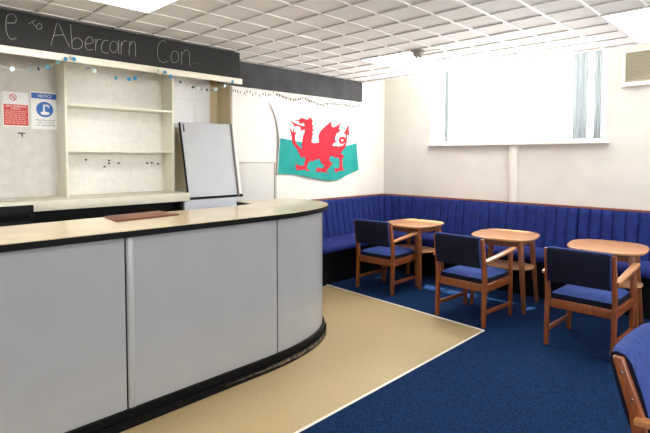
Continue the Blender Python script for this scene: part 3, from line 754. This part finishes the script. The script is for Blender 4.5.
def sub(u0, u1, v0, v1, off): return [lerp4(u0, v0) + fx * off, lerp4(u1, v0) + fx * off, lerp4(u1, v1) + fx * off, lerp4(u0, v1) + fx * off]
quad_slab(sub(0, 1, 0, 1, 0), .022, 'black', 'backing_frame')
quad_slab(sub(.012, .945, .022, .995, 1), .007, 'greyboard', 'panel_face')
quad_slab(sub(.945, .975, .0, .995, 2.6), .020, 'greymetal', 'edge_bar')
quad_slab(sub(.975, 1.02, .0, .985, 2.2), .018, 'alu', 'edge_channel')
m = MB(); m.box((.20, -2.815, 1.134), (.255, -2.775, 1.165), .006); part_at(lp, m.build('corner_foot', 'black'))
o = quad_slab(sub(.04, .065, .87, .97, 1.5), .003, 'ink', 'label_strip')

# thin strips on worktop, hook on wall
for x, y, l in ((.10, -4.83, 'thin brown metal strip on worktop below the wall notices'), (.235, -4.24, 'thin brown metal strip on worktop front edge below shelf unit')):
    m = MB(); m.prism([(x + .018 * math.cos(a) * .8, y + .085 * math.sin(a)) for a in [2 * PI * k / 20 for k in range(20)]], 1.207, 1.2095); tag(m.build('metal_strip', mat('brown_strip', (.33, .24, .15), .5)), l, 'strip')
h = empty('wall_hook', (-.25, -4.70, 1.75), 'small dark hook on alcove wall under the two notices', 'hook')
m = MB(); m.box((0, -.028, .0), (.004, .030, .010)); m.build('hook_plate', 'ink', h)
m = MB(); m.tube([(.004, .0, .004), (.018, .0, -.004), (.02, .0, -.02), (.012, .004, -.03)], .004); m.build('hook_arm', 'ink', h)

# ------------------------------------------------------------------ chalkboard fascia
fb = empty('chalkboard_fascia', (.395, -5, 2.34), 'long black chalkboard fascia above the bar with chalk lettering', 'chalkboard')
m = MB(); m.box((.382, RY + .2, 2.34), (.41, -2.92, 2.600)); part_at(fb, m.build('board', 'chalkboard'))
m = MB(); m.box((.411, RY + .2, 2.288), (.43, -2.905, 2.342), .003); m.box((.381, RY + .2, 2.330), (.411, -2.905, 2.3395)); part_at(fb, m.build('ledge_strip', 'cream'))
for word, ks in (('e', range(0, 1)), ('To', range(1, 4)), ('Abercarn', range(4, 18)), ('Con', range(18, len(CHALK)))):
  m = MB()
  for s_ in [CHALK[k] for k in ks]:
    pts = []
    for i in range(len(s_) - 1):
        p0, p1, p2, p3 = s_[max(i - 1, 0)], s_[i], s_[i + 1], s_[min(i + 2, len(s_) - 1)]
        for t_ in (0, .25, .5, .75):
            pts.append(tuple(.5 * (2 * p1[k] + (p2[k] - p0[k]) * t_ + (2 * p0[k] - 5 * p1[k] + 4 * p2[k] - p3[k]) * t_ ** 2 + (3 * p1[k] - p0[k] - 3 * p2[k] + p3[k]) * t_ ** 3) for k in (0, 1)))
    pts.append(s_[-1])
    m.tube([(.4112, a, b) for a, b in pts], .0018, n=5)
  o = part_at(fb, m.build('chalk_lettering', 'chalk')); o['label'] = 'hand-drawn chalk lettering ' + word

# ------------------------------------------------------------------ garland of foil discs
gl = empty('foil_garland', (.42, -4.0, 2.30), 'string of blue and dark foil discs draped along the shelf front', 'garland')
GX = {True: .437, False: .445}
pts = [(.446, y, z) for y, z, c_ in GARLAND]
m = MB(); m.tube(pts, .0016, n=5); part_at(gl, m.build('string', mat('silver_thread', (.45, .5, .5), .4)))
rnd = random.Random(11)
for y, z, c_ in GARLAND:
    if c_ == 'n': continue
    r = {'b': .017, 't': .017, 'w': .017, 'g': .015, 'd': .013}[c_]
    tw = rnd.uniform(-.5, .5) if c_ in 'bw' else rnd.uniform(.5, 1.2) * rnd.choice((-1, 1))
    nx = Vector((math.cos(tw), math.sin(tw), rnd.uniform(-.3, .3))).normalized()
    m = MB(); ctr = Vector((.449 if z < 2.29 else .452, y, z)); m.cyl(ctr - nx * .001, ctr + nx * .001, r, n=16); part_at(gl, m.build('foil_disc', 'disc_' + c_))

# fairy lights under the beam
fl = empty('string_lights', (.02, -1.6, 2.3), 'dark wire of small unlit fairy lights hung under the black beam', 'string lights')
m = MB(); m.tube([(.014, y, z) for y, z in FAIRY], .0022, n=5); part_at(fl, m.build('wire', 'wire'))
rnd = random.Random(5)
for i in range(len(FAIRY) - 1):
    (y0_, z0_), (y1_, z1_) = FAIRY[i], FAIRY[i + 1]
    for t_ in (.15, .65):
        y, z = y0_ + (y1_ - y0_) * t_, z0_ + (z1_ - z0_) * t_
        a = rnd.uniform(-.6, .6) + (PI if rnd.random() < .25 else 0)
        d = Vector((.15, math.sin(a), -math.cos(a))).normalized()
        m = MB(); s0 = Vector((.014, y, z)); m.cyl(s0, s0 + d * .028, .0055, .0035, n=7); part_at(fl, m.build('bulb', 'wire'))

# ------------------------------------------------------------------ flag
def wr(y, z):
    u = (y + 2.2) / 1.6; v = (2.2 - z) / .9
    return .022 + .009 * math.sin(9 * u + 3 * v) + .006 * math.sin(19 * u - 6 * v + 1) + .004 * math.sin(31 * u + 9 * v) + .006 * max(0, .5 - u) * math.sin(14 * (u * .8 + v) + .5) + .008 * v * (1 + math.sin(6 * u)) * .5
def bez(P, t):
    n = len(P) - 1; x = t * n; i = min(int(x), n - 1); f_ = x - i
    p0, p1, p2, p3 = P[max(i - 1, 0)], P[i], P[i + 1], P[min(i + 2, n)]
    return Vector([.5 * (2 * p1[k] + (p2[k] - p0[k]) * f_ + (2 * p0[k] - 5 * p1[k] + 4 * p2[k] - p3[k]) * f_ ** 2 + (3 * p1[k] - p0[k] - 3 * p2[k] + p3[k]) * f_ ** 3) for k in (0, 1)])
LEFT = [(-2.227, 2.189), (-2.125, 1.99), (-2.085, 1.784), (-2.095, 1.57), (-2.11, 1.353)]
RIGHT = [(-.700, 2.115), (-.672, 1.94), (-.646, 1.756), (-.628, 1.57), (-.615, 1.378)]
TOP = [(-2.227, 2.189), (-1.85, 2.14), (-1.46, 2.12), (-1.08, 2.115), (-.700, 2.115)]
BOT = [(-2.11, 1.353), (-1.80, 1.335), (-1.50, 1.285), (-1.10, 1.245), (-.615, 1.378)]
NU, NV = 90, 56
fg = empty('welsh_flag', (.02, -1.4, 1.3), 'white and green flag with red dragon pinned to the white wall', 'flag')
rows = []
for j in range(NV + 1):
    v = j / NV; row = []
    for i in range(NU + 1):
        u = i / NU
        c_ = bez(TOP, u) * (1 - v) + bez(BOT, u) * v + bez(LEFT, v) * (1 - u) + bez(RIGHT, v) * u \
            - (Vector(TOP[0]) * (1 - u) * (1 - v) + Vector(TOP[-1]) * u * (1 - v) + Vector(BOT[0]) * (1 - u) * v + Vector(BOT[-1]) * u * v)
        row.append(Vector((wr(c_.x, c_.y), c_.x, c_.y)))
    rows.append(row)
m = MB(); m.grid(rows); m.mats = ['flagwhite', 'flaggreen']
fl_ = list(m.bm.faces); k = 0
for j in range(NV):
    for i in range(NU):
        fl_[k].material_index = 1 if j >= NV // 2 and i > 0 else 0; k += 1
part_at(fg, m.build('cloth', None, smooth=80, recalc=False))
def fill(poly, off, step=.018, holes=None):
    pts = [Vector(p) for p in poly]; edges = [(i, (i + 1) % len(poly)) for i in range(len(poly))]
    if holes:
        b_ = len(pts); pts += [Vector(p) for p in holes]; edges += [(b_ + i, b_ + (i + 1) % len(holes)) for i in range(len(holes))]
    ys = [p[0] for p in poly]; zs = [p[1] for p in poly]; y = min(ys)
    def inside(q, P):
        r = False
        for a in range(len(P)):
            (x1, y1), (x2, y2) = P[a - 1], P[a]
            if (y1 > q[1]) != (y2 > q[1]) and q[0] < (x2 - x1) * (q[1] - y1) / (y2 - y1) + x1: r = not r
        return r
    while y < max(ys):
        z = min(zs)
        while z < max(zs):
            if inside((y, z), poly) and not (holes and inside((y, z), holes)): pts.append(Vector((y, z)))
            z += step
        y += step
    V, E, F, *_ = delaunay_2d_cdt(pts, edges, [], 0, 1e-5)
    m = MB(); bv = [m.bm.verts.new((wr(v.x, v.y) + off, v.x, v.y)) for v in V]
    for f_ in F:
        c_ = sum((Vector(V[i]) for i in f_), Vector((0, 0))) / len(f_)
        if inside(c_, poly) and not (holes and inside(c_, holes)):
            try: m.cap([bv[i] for i in f_])
            except ValueError: pass
    for v in [v for v in m.bm.verts if not v.link_faces]: m.bm.verts.remove(v)
    return m
o = part_at(fg, fill(DRAGON, .0035).build('red_dragon', 'flagred', smooth=80)); o['label'] = 'red dragon passant emblem'
o = part_at(fg, fill(RING_O, .004, .006, RING_I).build('dragon_tail_loop', 'flagred', smooth=80))
for y, z in (LEFT[0], LEFT[-1]):
    m = MB(); m.cyl((.012, y, z), (.030, y, z), .008, n=10); part_at(fg, m.build('pin', 'steel'))

# ------------------------------------------------------------------ wall notices
def text_mesh(body, size, parent, m_, name='lettering', x=0.0, y=0.0, z=0.0, align='CENTER', width=None):
    cu = bpy.data.curves.new(name, 'FONT'); cu.body = body; cu.size = size; cu.align_x = align; cu.align_y = 'CENTER'
    cu.extrude = .0004
    tmp = bpy.data.objects.new('tmp_text', cu); COL.objects.link(tmp)
    dg = bpy.context.evaluated_depsgraph_get(); me = bpy.data.meshes.new_from_object(tmp.evaluated_get(dg))
    bpy.data.objects.remove(tmp); bpy.data.curves.remove(cu)
    xs = [v.co.x for v in me.vertices]; sc_ = 1.0
    if width and xs: sc_ = width / (max(xs) - min(xs))
    for v in me.vertices:
        a, b, c_ = v.co; v.co = (x + c_, y + a * sc_, z + b)
    me.materials.clear(); me.materials.append(M[m_])
    o = bpy.data.objects.new(name, me); COL.objects.link(o); part_at(parent, o); return o
s1 = empty('wall_notice', (-.25, -4.735, 1.81), 'red and white zero tolerance policy notice on alcove wall', 'sign')
m = MB(); m.box((-.25, -4.832, 1.808), (-.2475, -4.642, 2.098)); part_at(s1, m.build('sheet', 'paper'))
m = MB(); m.box((-.2475, -4.826, 1.818), (-.2468, -4.646, 1.994)); part_at(s1, m.build('red_panel', 'signred'))
text_mesh('ZERO TOLERANCE', .022, s1, 'paper', x=-.2464, y=-4.736, z=1.978, width=.150)
text_mesh('POLICY', .022, s1, 'paper', x=-.2464, y=-4.736, z=1.958, width=.068)
m = MB(); rnd = random.Random(2)
for k in range(7):
    z = 1.936 - k * .0165; y = -4.815
    while y < -4.665:
        L = rnd.uniform(.008, .026); m.box((-.2468, y, z - .003), (-.2463, min(y + L, -4.658), z + .003)); y += L + .006
part_at(s1, m.build('small_print', mat('faint_print', (.75, .45, .42), .6)))
m = MB(); n = 28; cy, cz = -4.756, 2.052
R0 = [Vector((-.2466, cy + .027 * math.cos(2 * PI * k / n), cz + .027 * math.sin(2 * PI * k / n))) for k in range(n)]; R1 = [Vector((-.2466, cy + .020 * math.cos(2 * PI * k / n), cz + .020 * math.sin(2 * PI * k / n))) for k in range(n)]
m.grid([R0, R1], close_u=True); m.bar((-.2466, cy - .016, cz + .016), (-.2466, cy + .016, cz - .016), (.001, .006), bevel=0); part_at(s1, m.build('prohibition_symbol', 'signred'))
m = MB(); m.bar((-.2468, cy - .010, cz - .004), (-.2468, cy + .012, cz + .006), (.001, .005), bevel=0); part_at(s1, m.build('pictogram', 'ink'))
s2 = empty('wall_notice', (-.25, -4.51, 1.80), 'white and blue NOTICE hand-washing sign on alcove wall', 'sign')
m = MB(); m.box((-.25, -4.624, 1.795), (-.2475, -4.394, 2.118)); part_at(s2, m.build('sheet', 'paper'))
m = MB(); m.box((-.2475, -4.620, 2.058), (-.2468, -4.408, 2.106)); part_at(s2, m.build('blue_band', 'signblue'))
text_mesh('NOTICE', .036, s2, 'paper', x=-.2464, y=-4.514, z=2.081, width=.105)
m = MB(); m.cyl((-.2475, -4.518, 1.966), (-.2468, -4.518, 1.966), .067, n=36); part_at(s2, m.build('blue_disc', 'signblue'))
m = MB(); m.box((-.2468, -4.532, 1.946), (-.2462, -4.518, 2.004), 0); m.box((-.2468, -4.532, 1.993), (-.2462, -4.486, 2.010)); m.box((-.2468, -4.493, 1.982), (-.2462, -4.480, 2.000))
m.prism([], 0, 0) if False else None
E0 = [Vector((-.2463, -4.516 + .036 * math.cos(2 * PI * k / 24), 1.934 + .015 * math.sin(2 * PI * k / 24))) for k in range(24)]
m.cap([m.bm.verts.new(p_) for p_ in E0]); part_at(s2, m.build('tap_and_hands', 'paper'))
text_mesh('Please ensure that you', .02, s2, 'ink', x=-.2464, y=-4.512, z=1.874, width=.15)
text_mesh('wash your hands', .02, s2, 'ink', x=-.2464, y=-4.512, z=1.852, width=.13)
text_mesh('with soap and water', .02, s2, 'ink', x=-.2464, y=-4.512, z=1.830, width=.155)

# ------------------------------------------------------------------ light
W = bpy.data.worlds.new('daylight'); scene.world = W; W.use_nodes = True
nt = W.node_tree; bg = nt.nodes['Background']; bg.inputs['Strength'].default_value = SKY
tcw = nt.nodes.new('ShaderNodeTexCoord'); sep = nt.nodes.new('ShaderNodeSeparateXYZ'); rmp = nt.nodes.new('ShaderNodeValToRGB')
mrw = nt.nodes.new('ShaderNodeMapRange'); mrw.inputs['From Min'].default_value = -0.25; mrw.inputs['From Max'].default_value = 0.15
nt.links.new(tcw.outputs['Generated'], sep.inputs[0]); nt.links.new(sep.outputs['Z'], mrw.inputs['Value']); nt.links.new(mrw.outputs[0], rmp.inputs[0])
rmp.color_ramp.elements[0].color = (2.3, 2.2, 2.0, 1)      # unseen glow below the horizon, added to brighten the ceiling
rmp.color_ramp.elements[1].color = (0.93, 0.97, 1.0, 1)    # bright cloudy sky
nt.links.new(rmp.outputs[0], bg.inputs['Color'])
sun = bpy.data.lights.new('sun', 'SUN'); sun.energy = SUN; sun.angle = math.radians(1.0); sun.color = (1, .96, .88)
so = bpy.data.objects.new('sun', sun); COL.objects.link(so)
so.rotation_euler = Vector(SUNDIR).to_track_quat('-Z', 'Y').to_euler(); so.location = (2, 2, 6)
po = bpy.data.lights.new('window_portal', 'AREA'); po.shape = 'RECTANGLE'; po.size = WX1 - WX0; po.size_y = WZ1 - WZ0
po.cycles.is_portal = True
pob = bpy.data.objects.new('window_portal', po); COL.objects.link(pob); pob.location = ((WX0 + WX1) / 2, .27, (WZ0 + WZ1) / 2); pob.rotation_euler = (-PI / 2, 0, 0)

vs = scene.view_settings
scene.display_settings.display_device = 'sRGB'
vs.view_transform = 'Standard'; vs.look = 'None'; vs.gamma = 1.0; vs.use_curve_mapping = False; vs.exposure = EXPO
cy = scene.cycles
cy.max_bounces = 10; cy.diffuse_bounces = 7; cy.glossy_bounces = 4; cy.transparent_max_bounces = 12
cy.use_denoising = True; cy.sample_clamp_indirect = 6.0
cy.caustics_reflective = False; cy.caustics_refractive = False
